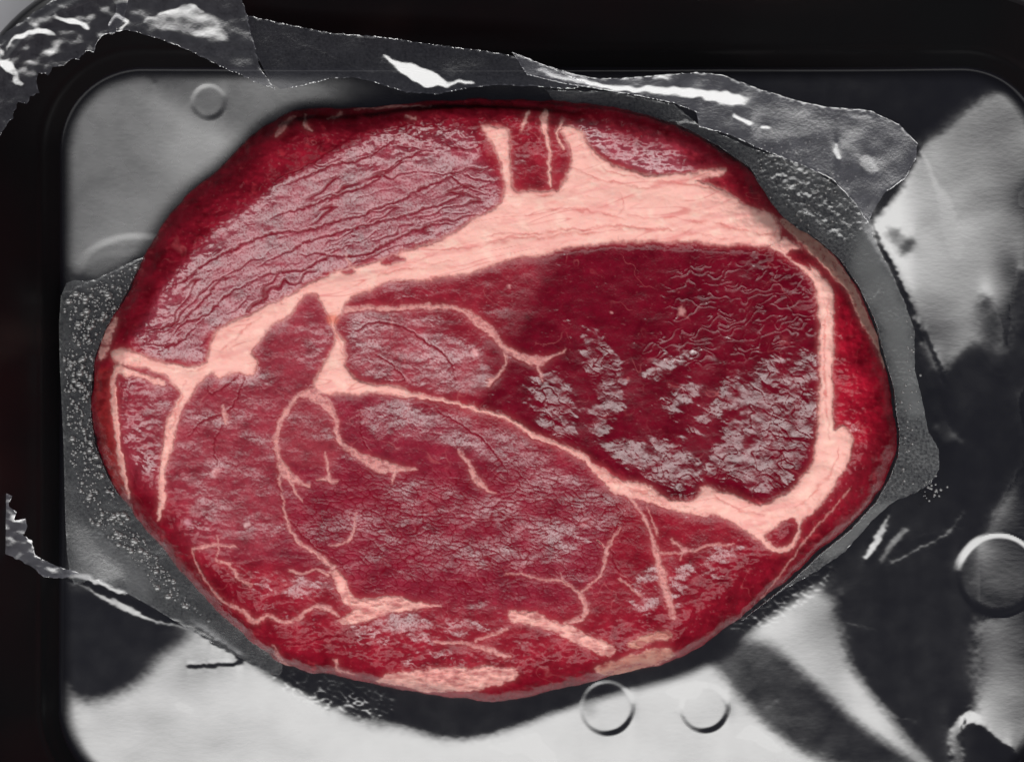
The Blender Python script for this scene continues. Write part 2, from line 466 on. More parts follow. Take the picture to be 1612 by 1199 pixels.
me.from_pydata([(-1.2, -1.2, -.0055), (1.2, -1.2, -.0055), (1.2, 1.2, -.0055), (-1.2, 1.2, -.0055)], [], [(0, 1, 2, 3)])
tag(link('table_top', me, TABLE), 'pale grey table under the black tray', kind='structure')

# ------------------------------------------------------------------ steak
stk = Field(128, 1444, 142, 1122, 1.25)
U, V = stk.U, stk.V
stk.WU = U + 1.0 * fbm(U / 5, V / 5, 57, 2) + 5 * fbm(U / 16, V / 14, 51, 3, .6) + 5 * noise(U / 55, V / 55, 52)
stk.WV = V + 1.0 * fbm(U / 5, V / 5, 58, 2) + 5 * fbm(U / 16, V / 14, 53, 3, .6) + 5 * noise(U / 55, V / 55, 54)
P_, K_ = stk.poly, stk.stroke
sd = sdf_poly(U + 4 * fbm(U / 34, V / 34, 55), V + 4 * fbm(U / 34, V / 34, 56), OUTS)

# --- fat: groups of polygons / strokes
FATP = {
 'main': [
  [(520,436),(560,420),(600,412),(640,398),(700,378),(748,352),(782,330),(792,300),(786,250),(770,222),(758,206),(782,208),(806,214),(806,250),(806,300),(828,306),(860,304),(886,292),(900,262),(893,228),(884,204),(908,206),(932,236),(962,262),(1000,274),(1060,280),(1095,276),(1140,268),(1130,282),(1096,290),(1135,304),(1170,322),(1210,338),(1224,360),(1220,388),(1170,390),(1100,386),(1050,384),(980,386),(900,394),(820,412),(740,432),(680,444),(640,446),(600,452),(566,468),(548,482),(538,500),(522,500),(512,484),(496,468),(470,470),(440,474)],
  [(498,466),(548,468),(540,490),(532,516),(545,540),(550,575),(562,598),(600,608),(642,614),(640,624),(560,619),(520,622),(498,612),(504,588),(530,548),(524,505)],
  [(482,464),(440,474),(400,498),(362,515),(338,540),(326,568),(300,578),(262,570),(222,556),(190,552),(178,562),(192,574),(230,580),(262,592),(286,616),(300,634),(318,606),(337,586),(350,598),(372,590),(400,596),(412,575),(402,556),(416,540),(428,518),(458,500),(474,478)],
 ],
 'ring': [
  [(1222,382),(1210,394),(1250,416),(1272,440),(1284,470),(1288,520),(1288,580),(1284,640),(1282,700),(1272,738),(1246,770),(1216,788),(1196,796),(1168,786),(1128,766),(1106,766),(1096,788),(1062,790),(1100,802),(1130,813),(1165,830),(1190,848),(1214,866),(1240,866),(1258,846),(1262,820),(1290,794),(1322,752),(1340,712),(1342,686),(1326,672),(1310,676),(1308,620),(1310,560),(1310,500),(1306,462),(1294,436),(1270,412),(1262,392),(1236,378)],
 ],
 'slab': [[(596,1070),(640,1056),(700,1050),(770,1047),(816,1052),(806,1068),(740,1085),(660,1090)]],
 'edge': [[(154,566),(160,534),(180,504),(190,508),(180,538),(166,566)]],
 'lower': [[(800,958),(842,962),(872,978),(906,986),(940,1006),(966,1020),(950,1034),(920,1020),(890,1002),(860,990),(830,984),(806,974)],
           [(560,962),(540,944),(528,914),(518,902),(538,902),(550,918),(562,940),(590,938),(630,940),(660,950),(700,954),(640,962),(600,972),(560,982),(530,978)]],
 'scrap': [[(940,1046),(1000,1030),(1052,1022),(1068,1034),(1040,1048),(990,1062),(950,1062)], [(985,1010),(1030,996),(1052,990),(1060,1002),(1030,1012),(1000,1022)]],
}
FATK = {
 'main': [[(188,586,9),(182,620,9),(190,660,11),(193,700,9),(198,750,8),(202,785,4)],
          [(302,606,16),(288,640,15),(274,670,15),(268,705,13),(264,745,10),(258,790,8),(250,815,3)],
          [(190,580,12),(220,592,10),(262,604,8)],
          [(354,640,3),(358,655,8),(362,668,4)], [(860,178,9),(858,196,10),(862,240,6),(868,290,8)],
          [(836,182,4),(826,205,5),(818,230,3)],[(886,196,5),(878,215,4),(884,240,6)]],
 'ring': [[(640,619,9),(680,625,5),(740,640,5),(800,663,6),(840,686,8),(880,700,7),(916,719,9),(942,744,14),(970,765,22),(1000,774,26),(1040,788,19),(1075,800,15),(1110,806,13)]],
 'branch': [[(980,768,9),(1010,812,4),(1028,852,5),(1040,892,8),(1050,932,10),(1056,968,9)], [(1020,800,0.5),(1032,840,2)]],
 'inner': [[(545,492,12),(590,489,10),(650,485,6),(690,484,8),(730,490,7),(766,516,13),(790,545,11),(820,562,13),(848,570,11),(872,566,5),(890,556,2)],
           [(795,555,4),(795,575,3),(782,592,3),(773,602,8),(768,612,2)], [(848,570,5),(856,600,2)]],
 'lobe': [[(506,614,14),(474,627,10),(456,646,6),(441,680,8),(440,712,11),(450,742,15),(472,762,11),(490,766,4)], [(486,622,9),(515,635,13),(529,660,11),(536,690,9),(560,714,10),(596,732,17),(628,742,13),(658,738,5)],
          [(625,742,6),(620,766,2)], [(450,745,5),(472,780,3),(480,792,2)]],
 'spot': [[(516,716,3),(518,752,8),(532,758,4)], [(518,752,6),(500,760,2)]],
 'dash': [[(722,708,2),(738,732,9),(755,757,7),(778,780,2)]],
 'thin': [[(442,720,3),(446,780,2.5),(452,812,4),(472,850,4),(500,870,6),(528,896,8)], [(566,806,2),(560,835,5),(540,855,3),(520,860,1)],
          [(536,968,8),(505,956,6),(478,968,6),(452,976,4),(425,966,4),(400,978,5),(385,960,7),(360,946,4),(330,922,3),(312,892,3),(304,864,3)],
          [(304,866,3),(316,861,6),(345,855,7),(378,858,3)], [(347,838,1.5),(350,856,3),(346,884,3),(362,884,4),(374,898,5),(384,916,3),(400,925,1.5)], [(460,900,4),(478,902,3),(500,898,4),(518,908,5)]],
 'vein': [[(800,905,1.5),(850,912,2.5),(885,914,5),(913,934,5),(925,955,6),(918,972,8),(890,982,8)], [(884,902,2.5),(886,916,4)], [(913,934,3),(932,922,4),(950,900,4),(954,868,4),(976,832,3)], [(940,850,2),(954,866,3)],
          [(1040,868,3),(1075,868,3),(1120,858,3),(1150,855,2)], [(1054,846,3),(1072,866,3),(1068,880,2)], [(975,915,2),(1010,935,2)]],
 'streak': [[(690,1010,4),(750,1018,5),(790,1030,7),(808,1032,3)], [(800,985,4),(772,1000,3),(750,1012,2)], [(1000,1040,4),(1050,1030,6)],
            [(432,1020,3),(446,1044,6),(470,1056,4)], [(528,1040,6),(534,1056,9),(560,1064,4)], [(1340,770,3),(1310,800,2),(1260,862,3),(1200,945,2.5)]],
 'cap': [[(465,186,4),(448,205,10),(440,220,3)], [(482,182,3),(484,205,5),(496,212,3)], [(540,178,9),(530,188,5),(520,192,2)], [(560,172,2),(620,170,4),(680,172,2)], [(640,190,5),(655,192,4)],
         [(545,398,0),(560,432,6),(600,428,8),(640,410,6),(680,398,3)]],
 'side': [[(1232,352,14),(1262,374,20),(1294,402,24),(1330,444,22),(1358,490,16),(1380,536,10),(1396,580,5)]],
}
for g in list(FATK):
    if g in ('main', 'ring', 'side') : continue
    L = FATK.pop(g)
    for i, p in enumerate(L): FATK[g + '_%d' % i] = [p]
FATK['smain_0'] = [FATK['main'].pop(3)]
fat = np.zeros(U.shape); gid = np.zeros(U.shape, int); names = []
for k, g in enumerate(sorted(set(FATP) | set(FATK))):
    m = np.zeros(U.shape)
    for p in FATP.get(g, []): m = np.maximum(m, P_(p, 2.6 if g != 'main' else 4.0))
    for p in FATK.get(g, []):
        if '_' in g: p = [(a, b, w * (.55 + .75 * random.random())) for a, b, w in p]
        m = np.maximum(m, K_(p, 2.1) * np.clip(.92 + (1.1 if g not in ('main', 'ring') else .3) * fbm(U / 10, V / 10, 59, 3, .65), 0, 1))
    m = m * (.74 if '_' in g else 1); gid = np.where(m > np.maximum(fat, .02), k + 1, gid); fat = np.maximum(fat, m); names.append(g)
sidem = np.zeros(U.shape)
for p in FATK['side']: sidem = np.maximum(sidem, K_(p, 4))
scrapm = np.zeros(U.shape)
for p in FATP['scrap']: scrapm = np.maximum(scrapm, P_(p, 4))
# red inclusions inside the fat
for p in ([(1236,404),(1262,392),(1276,424),(1256,416)], [(600,416),(622,404),(640,408),(618,420)], [(1222,826),(1244,812),(1256,826),(1246,852),(1218,858),(1200,842)], [(820,214),(836,200),(838,260),(832,300),(818,300),(812,250)], [(868,214),(878,250),(884,292),(874,302),(866,260)],
          [(505,438),(520,416),(532,424),(520,442)], [(540,430),(556,424),(560,430),(546,434)]):
    m = P_(p, 2.5); fat = fat * (1 - m)
# faint marbling of the muscles
mar = sstep(.93, 1.03, ridge(U / 90 + .5 * fbm(U / 40, V / 40, 60, 2), V / 70 + .5 * fbm(U / 40, V / 40, 61, 2), 62)) * sstep(-.1, .4, fbm(U / 60, V / 60, 63, 2))
lump = np.isin(gid, [k + 1 for k, g in enumerate(names) if g in ('lower', 'slab', 'scrap', 'edge')])
fat = np.clip(fat + .18 * fbm(U / 6, V / 4, 124, 2) * (fat > .03) * (fat < .97) + lump * (-.25 + 1.1 * fbm(U / 22, V / 9, 139, 3, .6)), 0, 1)
fat = fat * (1 - .35 * sstep(.3, .6, fbm(U / 10, V / 7, 133, 3, .6)) * sstep(1, .7, blur(fat, 6)))
fatc = np.clip(fat, 0, 1)

# --- muscle regions
capm = P_([(640,200),(730,205),(760,250),(786,300),(770,340),(700,376),(620,402),(560,420),(500,440),(440,472),(380,505),(335,535),(322,566),(270,566),(225,548),(205,535),(240,470),(300,400),(360,340),(430,290),(500,250),(570,215)], 14)
cap2 = P_([(905,198),(960,190),(1010,200),(1060,216),(1112,240),(1140,262),(1060,277),(1000,270),(950,246),(915,215)], 5)
eye = P_([(640,450),(740,434),(820,414),(900,396),(1000,388),(1120,392),(1200,402),(1262,430),(1284,480),(1288,580),(1282,700),(1250,765),(1205,790),(1130,765),(1100,780),(1040,780),(980,750),(925,715),(840,680),(760,640),(700,620),(600,605),(560,590),(550,540),(545,500),(590,460)], 8)
eyeR = eye * sstep(770, 850, U + .5 * (V - 500))
# --- sheen map: where the surface leans to the softbox
Bs = np.full(U.shape, .30)
def layS(m, v):
    global Bs
    Bs = Bs + (v - Bs) * m
layS(capm, .84); layS(cap2, .90)
layS(P_([(640,210),(730,212),(770,290),(745,330),(640,345),(560,330),(590,260)], 20), .80)
layS(P_([(205,590),(240,600),(285,620),(270,700),(262,790),(240,800),(212,740),(196,660)], 9), .66)
layS(P_([(330,600),(420,520),(480,480),(530,520),(520,590),(460,640),(430,760),(430,860),(300,860),(262,800),(280,690)], 12), .50)
layS(P_([(440,860),(560,830),(900,860),(900,950),(620,945),(520,900)], 20), .42)
layS(P_([(560,740),(700,760),(850,720),(980,790),(960,860),(800,900),(600,880),(480,800)], 20), .58)
layS(P_([(560,700),(640,745),(560,800),(500,790),(480,760)], 14), .25); layS(P_([(640,700),(720,700),(780,770),(700,770),(650,740)], 12), .18)
layS(P_([(270,850),(420,850),(520,890),(540,960),(400,960),(300,930)], 18), .28); layS(P_([(560,900),(700,940),(900,945),(880,920),(700,900)], 12), .22)
layS(P_([(1000,790),(1120,810),(1180,860),(1100,900),(1050,980),(1000,900)], 16), .22); layS(P_([(960,830),(1030,870),(1030,960),(960,1000),(930,930)], 14), .15)
layS(eye, .36); layS(eyeR, .12)
layS(P_([(560,500),(640,495),(720,520),(780,600),(720,620),(620,600),(560,590),(550,530)], 10), .78)
layS(P_([(570,640),(680,640),(760,670),(800,720),(700,700),(600,690)], 10), .78)
layS(P_([(700,640),(840,700),(900,730),(880,780),(800,740),(740,690)], 12), .66)
layS(P_([(480,640),(520,650),(530,690),(480,700),(455,670)], 8), .42)
PM = np.zeros(U.shape)
for p in ([(915,530),(945,530),(975,570),(985,620),(975,660),(950,690),(925,680),(935,620),(920,570)], [(840,590),(880,580),(905,620),(910,680),(870,690),(835,640)],
          [(920,690),(960,690),(1040,690),(1100,720),(1110,770),(1050,770),(980,735)], [(1010,590),(1050,560),(1090,555),(1090,575),(1050,590),(1030,605),(1010,600)],
          [(1040,630),(1080,605),(1110,605),(1090,635),(1050,650)], [(1140,600),(1190,575),(1240,560),(1284,555),(1286,600),(1240,610),(1180,640),(1130,660),(1085,690),(1080,670),(1120,640)],
          [(1160,650),(1200,620),(1284,610),(1280,680),(1262,740),(1220,780),(1180,780),(1140,755),(1110,750),(1120,700)], [(1320,480),(1340,500),(1330,540),(1318,530)], [(1340,560),(1370,550),(1360,600),(1345,590)],
          [(1340,665),(1362,668),(1358,680),(1340,676)], [(560,985),(620,965),(690,975),(680,1000),(700,1020),(640,1010),(580,1015)], [(640,1035),(700,1025),(720,1035),(680,1048),(640,1048)], [(510,905),(500,935),(460,940),(440,925),(465,905)],
          [(1060,900),(1090,880),(1080,930),(1060,960)], [(1100,880),(1160,850),(1170,870),(1120,910)], [(1000,910),(1040,890),(1030,960),(1005,985)], [(830,830),(900,820),(930,850),(880,870)], [(400,910),(440,900),(430,930),(395,930)], [(700,975),(790,985),(760,1005),(700,1000)]):
    PM = np.maximum(PM, P_(p, 13))
PM = sstep(.30, .62, PM * .74 + .85 * fbm((U + .6 * V) / 46, (V - .6 * U) / 15, 68, 3, .6) * (PM > .02) + .25 * fbm(U / 9, V / 6, 69, 2))
PM = np.maximum(PM, eyeR * .9 * sstep(.34, .5, fbm((U + .3 * V) / 24, (V - .3 * U) / 7, 120, 3, .65)))
PM = np.maximum(PM, .8 * sstep(60, 85, sd) * (1 - capm) * (1 - eyeR) * sstep(.30, .52, fbm((U - .2 * V) / 60, (V + .2 * U) / 14, 131, 4, .65)))
Bs = Bs + (.74 + .6 * fbm(U / 22, V / 13, 134, 2) + .3 * fbm(U / 6, V / 4, 135, 2) - Bs) * PM
rimm = sstep(70, 20, sd + 30 * noise(U / 120, V / 120, 64))
topband = P_([(150,560),(180,470),(230,390),(300,300),(400,215),(500,165),(740,150),(1000,165),(1180,260),(1240,345),(1200,330),(1130,262),(1050,222),(960,186),(860,178),(740,200),(640,200),(540,240),(430,300),(340,370),(270,440),(210,540),(190,550)], 12)
layS(topband, .0)
layS(rimm * (1 - capm), .12)
Bs = Bs + (.30 * fbm(U / 13, V / 8, 65, 3, .7) + .42 * fbm(U / 60, V / 34, 66, 2)) * (1 - .8 * fatc) * (1 - .6 * rimm) * (1 - .5 * eyeR)
layS(fatc, .42)
# --- micro relief (metres)
cx, cy = 810., 965.
rad = np.hypot(U - cx, V - cy); th = np.arctan2(V - cy, U - cx)
wv = fbm(U / 60, V / 60, 70, 2) * 14 + 5 * noise(U / 22, V / 22, 78)
crease = sstep(.80, 1.0, ridge(th * 3.0, (rad + wv) / 24, 71)) * sstep(-.35, .25, noise(th * 5, rad / 36, 72))
crease2 = sstep(.84, 1.0, ridge(th * 8, (rad + wv) / 9, 73)) * sstep(-.2, .4, noise(th * 6, rad / 26, 74))
CR = [[(640,208),(605,236),(560,255),(500,276),(440,305)], [(690,238),(640,252),(600,285),(560,303),(500,326),(430,346)], [(742,270),(690,290),(640,312),(580,340),(500,360),(420,376),(350,405),(300,438),(262,465)],
      [(375,434),(340,455),(300,498),(270,516),(216,530)], [(400,446),(352,474),(332,498),(292,510),(272,540)], [(760,300),(680,330),(640,345),(560,366),(480,386),(410,425)], [(720,357),(672,364),(630,380),(560,404),(470,402)],
      [(700,230),(730,238),(755,232)], [(735,280),(755,290),(778,288)], [(540,392),(500,420),(440,432),(400,446)], [(330,500),(290,540),(262,545),(230,540)], [(720,262),(715,282),(740,300),(770,310)], [(560,215),(520,245),(470,275),(420,310)]]
crk = np.zeros(U.shape)
for p in CR: crk = np.maximum(crk, K_([(a, b, 2.8 if 0 < i < len(p) - 1 else .6) for i, (a, b) in enumerate(p)], 1.4))
lin = [[(442,650),(436,700),(442,760),(450,820)], [(535,640),(530,660),(520,640)], [(560,520),(600,510),(640,520),(700,560),(720,600)], [(573,640),(575,690),(590,715)], [(690,645),(760,690),(800,740)], [(600,560),(640,600),(600,600)], [(350,760),(340,700),(360,660)],
       [(525,500),(535,545),(515,590),(460,640),(445,655),(420,660)], [(330,600),(340,625),(370,600),(388,595),(370,640),(330,660),(300,690)], [(640,470),(700,480)], [(980,800),(960,860),(975,900)], [(450,810),(500,860),(540,890)],
       [(620,960),(560,990),(480,1010),(430,1020)], [(300,900),(340,940),(400,990)], [(1240,350),(1250,375),(1268,390)]]
for p in lin: crk = np.maximum(crk, K_([(a, b, 2.2 if 0 < i < len(p) - 1 else .6) for i, (a, b) in enumerate(p)], 1.3) * .9)
f1, f2 = worley((U + .35 * V + 6 * noise(U / 25, V / 25, 80)) / 19, (V - .22 * U + 5 * noise(U / 25, V / 25, 81)) / 7.5, 82)
cellA = sstep(.16, .0, f2 - f1)
f1, f2 = worley((U + 8 * noise(U / 20, V / 20, 83)) / 13, (V + 6 * noise(U / 20, V / 20, 84)) / 11, 85)
cellB = sstep(.13, .0, f2 - f1)
lowm = P_([(440,830),(560,730),(700,740),(850,720),(1000,790),(980,860),(940,920),(800,950),(620,945),(520,900)], 30)
mesh_m = lowm * .9 + .25
grain = fbm(U / 3.2, V / 3.2, 90, 2, .7)
grainc = fbm(U / 7, V / 7, 92, 3, .6)
squig = ridge((U + 10 * noise(U / 18, V / 18, 93)) / 26, (V + .25 * U + 9 * noise(U / 20, V / 16, 94)) / 12, 95)
hm = np.zeros(U.shape)
nofat = 1 - fatc
hm -= .00013 * crk * nofat
hm -= (.00018 * crease + .00009 * crease2) * capm * nofat
hm -= .00004 * cellA * mesh_m * nofat * (1 - capm) * (1 - eyeR)
hm -= .000025 * cellB * (1 - lowm) * (1 - capm) * nofat * (1 - .85 * eyeR)
hm += .000012 * grain * (1 - .75 * eyeR) * (1 - .7 * fatc) * (1 - .5 * rimm)
hm += .000040 * grainc * (1 - .4 * fatc) * (1 - .6 * eyeR)
hm += .00010 * fbm(U / 30, V / 20, 96, 2, .5) * (1 - .4 * fatc) * (1 - .5 * eyeR)
sqm = P_([(1060,420),(1240,430),(1280,480),(1270,540),(1120,570),(1020,560),(1060,480)], 20)
ckE = sstep(.90, .99, ridge((U * .9 + .5 * V + 12 * noise(U / 30, V / 30, 110)) / 42, (V * .9 - .5 * U + 10 * noise(U / 26, V / 26, 111)) / 20, 112))
ckE = np.maximum(ckE, sstep(.90, .99, ridge((U + .2 * V) / 17 + .4 * noise(U / 20, V / 20, 113), (V - .2 * U) / 34, 114)) * sstep(-.1, .3, noise(U / 60, V / 60, 115))) * eyeR * (1 - sqm)
ckE = ckE * PM
hm -= .00008 * ckE
hm += .00020 * sqm * sstep(.55, 1, squig) * sstep(-.5, .2, noise(U / 40, V / 25, 116)) + .0000
# fat relief: rounded strands standing slightly proud
strand = fbm((U * .97 - V * .22) / 130 + .3 * noise(U / 50, V / 50, 97), (V + .22 * U + 10 * noise(U / 90, V / 60, 118)) / 15, 98, 2, .5) * (1 - .7 * sstep(1230, 1290, U))
bl = blur(fatc, 5)
hm += .00045 * bl + fatc * .00006 * strand + fatc * .00060 * fbm(U / 60, V / 34, 117, 2) + .0006 * fatc * blur(fatc, 11) - .00012 * np.exp(-((fat - .45) / .3) ** 2) * (fat > .02)
for (a, b, c_, d_) in ((975,330,34,16), (1210,370,20,26), (1130,785,40,20), (1325,700,18,26), (1290,750,26,20)):
    hm += .0006 * np.exp(-((U - a) / c_) ** 2 - ((V - b) / d_) ** 2)
hm += .0012 * capm * .5 - .0006 * eyeR
FCR = [[(830,345),(900,330),(960,345),(985,352)], [(973,308),(982,330),(972,346)], [(760,378),(850,368),(950,362),(1050,368),(1150,379)], [(990,344),(1080,350),(1150,362),(1215,372)], [(1212,338),(1223,360),(1210,386)],
       [(700,397),(800,380),(900,371),(980,368)], [(1030,285),(1100,300),(1160,318)], [(900,272),(960,290),(1020,297)], [(640,414),(720,393),(800,385)], [(570,442),(640,427),(720,411)], [(1300,470),(1295,560),(1297,650),(1306,690)],
       [(1250,795),(1288,768),(1310,735),(1322,700)], [(1108,790),(1124,776),(1160,802),(1205,812)], [(545,912),(553,945),(562,960)], [(255,574),(300,586),(330,572)], [(505,490),(530,520),(545,560)], [(960,752),(1000,772),(1050,790)], [(800,310),(850,316),(890,300)], [(930,240),(960,275),(1010,282)],
       [(345,560),(380,530),(420,500)], [(300,600),(285,640),(272,680)], [(1240,420),(1275,455),(1296,480)]]
fcr = np.zeros(U.shape)
for p in FCR: fcr = np.maximum(fcr, K_([(a, b, 3.0 if 0 < i < len(p) - 1 else .4) for i, (a, b) in enumerate(p)], 2.2))
fcr = fcr * fatc * np.clip(.75 + 1.2 * fbm(U / 24, V / 16, 136, 2), 0, 1)
hm -= .00030 * blur(fcr, 1.2) + .0002 * blur(fcr, 4)
hm += fatc * .00012 * fbm(U / 14, V / 8, 137, 2)
# --- low frequency form
Ds = (Bs - .26) * .40
HYs = tilt(V, Ds)
hs = solve_slope(HYs, stk.st, .2, 25.0)
hs = hs - hs.mean()
hs *= sstep(2, 45, sd)
print('steak h', hs.min(), hs.max(), 'micro', hm.min(), hm.max())
TH = .017
bw = 78 + 18 * noise(U / 200, V / 200, 99) - 36 * sstep(320, 220, V) * sstep(520, 640, U) * sstep(1260, 1140, U) - 22 * sstep(930, 1020, V)
tt = np.clip(sd / bw, 0, 1)
prof_ = np.power(np.clip(1 - (1 - tt) ** 2.4, 0, 1), .62)
Zs = .0004 + TH * prof_ + (hs + hm) * sstep(0, 22, sd)
Zs = Zs + (.0009 * fbm(U / 48, V / 40, 129, 3, .55) + .0002 * fbm(U / 11, V / 9, 130, 2)) * sstep(0, 30, sd) * sstep(120, 60, sd)
Zs = np.where(sd < 0, .0004 + sd * S * 14.0, Zs)
# --- colour (real surface colour only)
n1 = fbm(U / 45, V / 45, 100, 3)[..., None]; n2 = fbm(U / 9, V / 9, 101, 3, .7)[..., None]
base = np.zeros(U.shape + (3,)) + np.array([.24, .010, .022])
def mixc(m, c):
    global base
    m = np.clip(m, 0, 1)[..., None]
    base = base * (1 - m) + np.array(c) * m
cen_m = P_([(196,600),(330,590),(480,480),(540,540),(640,620),(800,690),(930,740),(980,850),(900,950),(640,950),(500,900),(300,860),(200,780)], 30)
mixc(cen_m, (.20, .012, .028))
mixc(P_([(196,600),(330,590),(480,470),(540,540),(500,610),(440,700),(440,860),(300,860),(230,800)], 20), (.25, .026, .042))
mixc(P_([(460,640),(520,640),(540,700),(520,740),(450,720)], 8), (.25, .028, .042))
mixc(capm, (.25, .026, .046))
mixc(cap2, (.27, .04, .06))
mixc(eye, (.21, .010, .022)); mixc(eyeR, (.125, .002, .011))
mixc(P_([(550,490),(700,520),(760,610),(620,605),(552,590)], 20), (.25, .025, .04))
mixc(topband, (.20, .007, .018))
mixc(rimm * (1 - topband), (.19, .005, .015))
mixc(P_([(970,790),(1210,860),(1290,820),(1390,720),(1400,770),(1250,900),(1060,1020),(990,960)], 14) * .8, (.21, .006, .017))
mixc(P_([(1310,470),(1380,560),(1400,640),(1350,700),(1315,660)], 8), (.32, .007, .022))
mixc(P_([(150,600),(185,590),(195,700),(200,790),(165,720)], 6), (.30, .022, .025))
base *= (1 + .5 * n1 + .25 * n2 + .22 * fbm(U / 20, V / 14, 125, 2)[..., None])
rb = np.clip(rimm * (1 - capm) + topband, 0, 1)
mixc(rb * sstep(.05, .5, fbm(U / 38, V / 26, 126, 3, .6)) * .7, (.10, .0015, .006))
mixc(rb * sstep(.2, .6, fbm(U / 22, V / 15, 127, 3, .6)) * .5, (.42, .035, .05))

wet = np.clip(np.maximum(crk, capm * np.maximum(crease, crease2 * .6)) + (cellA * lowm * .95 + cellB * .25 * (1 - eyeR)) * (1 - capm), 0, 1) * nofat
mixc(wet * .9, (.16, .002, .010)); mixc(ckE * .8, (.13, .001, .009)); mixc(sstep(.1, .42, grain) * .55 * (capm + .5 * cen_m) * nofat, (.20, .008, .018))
mixc(mar * .38 * (1 - fatc) * (1 - .5 * rimm) * (1 - capm), (.60, .17, .17))
spk = sstep(.42, .7, fbm(U / 7, V / 5, 103, 2, .6)) * (1 - capm) * (1 - .6 * rimm)
mixc(spk * .22 * (1 - eyeR * .4), (.62, .25, .25))
for (a, b, r0, cc) in ((1076,494,5,(.7,.35,.33)), (806,456,3,(.7,.3,.3)), (967,492,3,(.7,.35,.35)), (752,556,5,(.8,.35,.35)), (1075,865,6,(.7,.3,.3)), (345,745,6,(.7,.3,.3)), (392,828,4,(.8,.5,.5)), (300,825,5,(.7,.35,.4))):
    mixc(sstep(r0 * 1.6, r0 * .4, np.hypot(stk.WU - a, stk.WV - b)) * .55, cc)
fc = np.zeros(base.shape) + np.array([.84, .46, .40])
st1 = sstep(.05, .5, strand)[..., None]
fc = fc * (1 - .5 * st1) + np.array([.74, .30, .28]) * .5 * st1
st2 = (sstep(.80, 1.0, ridge((U * .97 - V * .22) / 150, (V + .22 * U + 9 * noise(U / 80, V / 50, 104)) / 19, 119)) * sstep(1260, 1200, U) * sstep(-.3, .3, noise(U / 80, V / 30, 106)))[..., None]
fc = fc * (1 - .75 * st2) + np.array([.66, .22, .20]) * .75 * st2
fn = sstep(0, .5, fbm(U / 30, V / 22, 105, 3))[..., None]
fc = fc * (1 - .5 * fn) + np.array([.88, .62, .52]) * .5 * fn
thinm = np.zeros(U.shape)
for k, g in enumerate(names):
    if '_' in g: thinm = np.maximum(thinm, gid == k + 1)
th_ = blur(thinm * 1.0, 2)[..., None] * .8; fc = fc * (1 - th_) + np.array([.68, .31, .30]) * th_
ei = (sstep(.98, .55, blur(fatc, 4)) * .55)[..., None]; fc = fc * (1 - ei) + np.array([.76, .33, .30]) * ei
th_ = (fcr * .85)[..., None]; fc = fc * (1 - th_) + np.array([.62, .17, .15]) * th_
ps = (sstep(.12, .55, fbm(U / 34, V / 16, 138, 3, .6)) * .55)[..., None]; fc = fc * (1 - ps) + np.array([.76, .31, .28]) * ps
th_ = sidem[..., None]; fc = fc * (1 - th_) + np.array([.42, .22, .18]) * th_
th_ = scrapm[..., None]; fc = fc * (1 - .6 * th_) + np.array([.36, .14, .09]) * .6 * th_
fa = np.clip(fatc, 0, 1) ** 1.0
bleed = np.clip(blur(fatc, 4) * .9, 0, .6)[..., None] * (1 - fa[..., None])
base = base * (1 - bleed) + np.array([.50, .12, .12]) * bleed
base = base * (1 - fa[..., None]) + fc * fa[..., None]
orange = sstep(14, 3, np.hypot(U - 527, V - 505))[..., None]
base = base * (1 - .6 * orange) + np.array([.65, .12, .06]) * .6 * orange
base = np.clip(base, .001, .9)
rgba = np.concatenate([base, np.ones(U.shape + (1,))], 2)
rough = .24 + .07 * capm - .05 * eyeR + .16 * fatc - .06 * (topband + rimm * (1 - topband)) + .08 * n1[..., 0]
rough = np.clip(rough - .04 * wet, .15, .6)
sss = .12 + .25 * fatc
low = np.clip(np.maximum(wet * .85, ckE * .9), 0, 1)  # cavity occlusion put into the gloss: creases and cracks reflect less
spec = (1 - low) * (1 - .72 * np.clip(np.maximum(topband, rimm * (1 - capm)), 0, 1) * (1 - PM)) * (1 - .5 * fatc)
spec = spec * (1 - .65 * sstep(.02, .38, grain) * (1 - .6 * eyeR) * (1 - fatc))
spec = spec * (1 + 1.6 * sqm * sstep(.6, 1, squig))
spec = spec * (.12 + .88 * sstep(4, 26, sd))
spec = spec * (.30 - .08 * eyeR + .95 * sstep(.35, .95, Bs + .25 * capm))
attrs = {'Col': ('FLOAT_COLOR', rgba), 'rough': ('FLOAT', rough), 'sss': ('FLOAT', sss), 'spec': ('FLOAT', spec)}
X, Y = xy(U - 1.5, V - 2, TH * .45)
steak = empty('steak', (0, 0, 0), 'raw red rib steak with a thick curving seam of fat, lying in the black tray', 'steak')
ins = cen(sd) > -3
fatf = cen(fat) > .5
def sel(m): return cen(m) > .5
done = ~ins
def part(name, m, label=None):
    global done
    f = m & ~done
    done = done | f
    if f.sum() < 8: return None
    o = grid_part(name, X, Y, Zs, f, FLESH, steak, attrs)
    if label: o['label'] = label
    return o
FL = {'main': 'thick pink fat seam crossing the steak below the upper muscle', 'ring': 'fat seam curving round the dark right muscle', 'slab': 'smooth slab of fat on the bottom edge', 'side': 'beige fat on the right side face', 'edge': 'small cream fat patch on the left edge'}
for k, g in enumerate(names):
    part('fat_vein' if '_' in g else 'fat_seam', fatf & (cen(gid) == k + 1), FL.get(g))
part('cap_muscle', sel(np.maximum(capm, topband)), 'greyish pink creased muscle along the upper left')
part('cap_muscle', sel(cap2), 'small smooth pale muscle near the top right')
part('eye_muscle', sel(eye), 'dark glossy muscle on the right')
part('side_muscle', sel(P_([(1305,440),(1440,560),(1440,760),(1250,920),(1060,1060),(990,980),(980,790),(1100,800),(1210,860),(1290,790),(1300,700)], 4)))
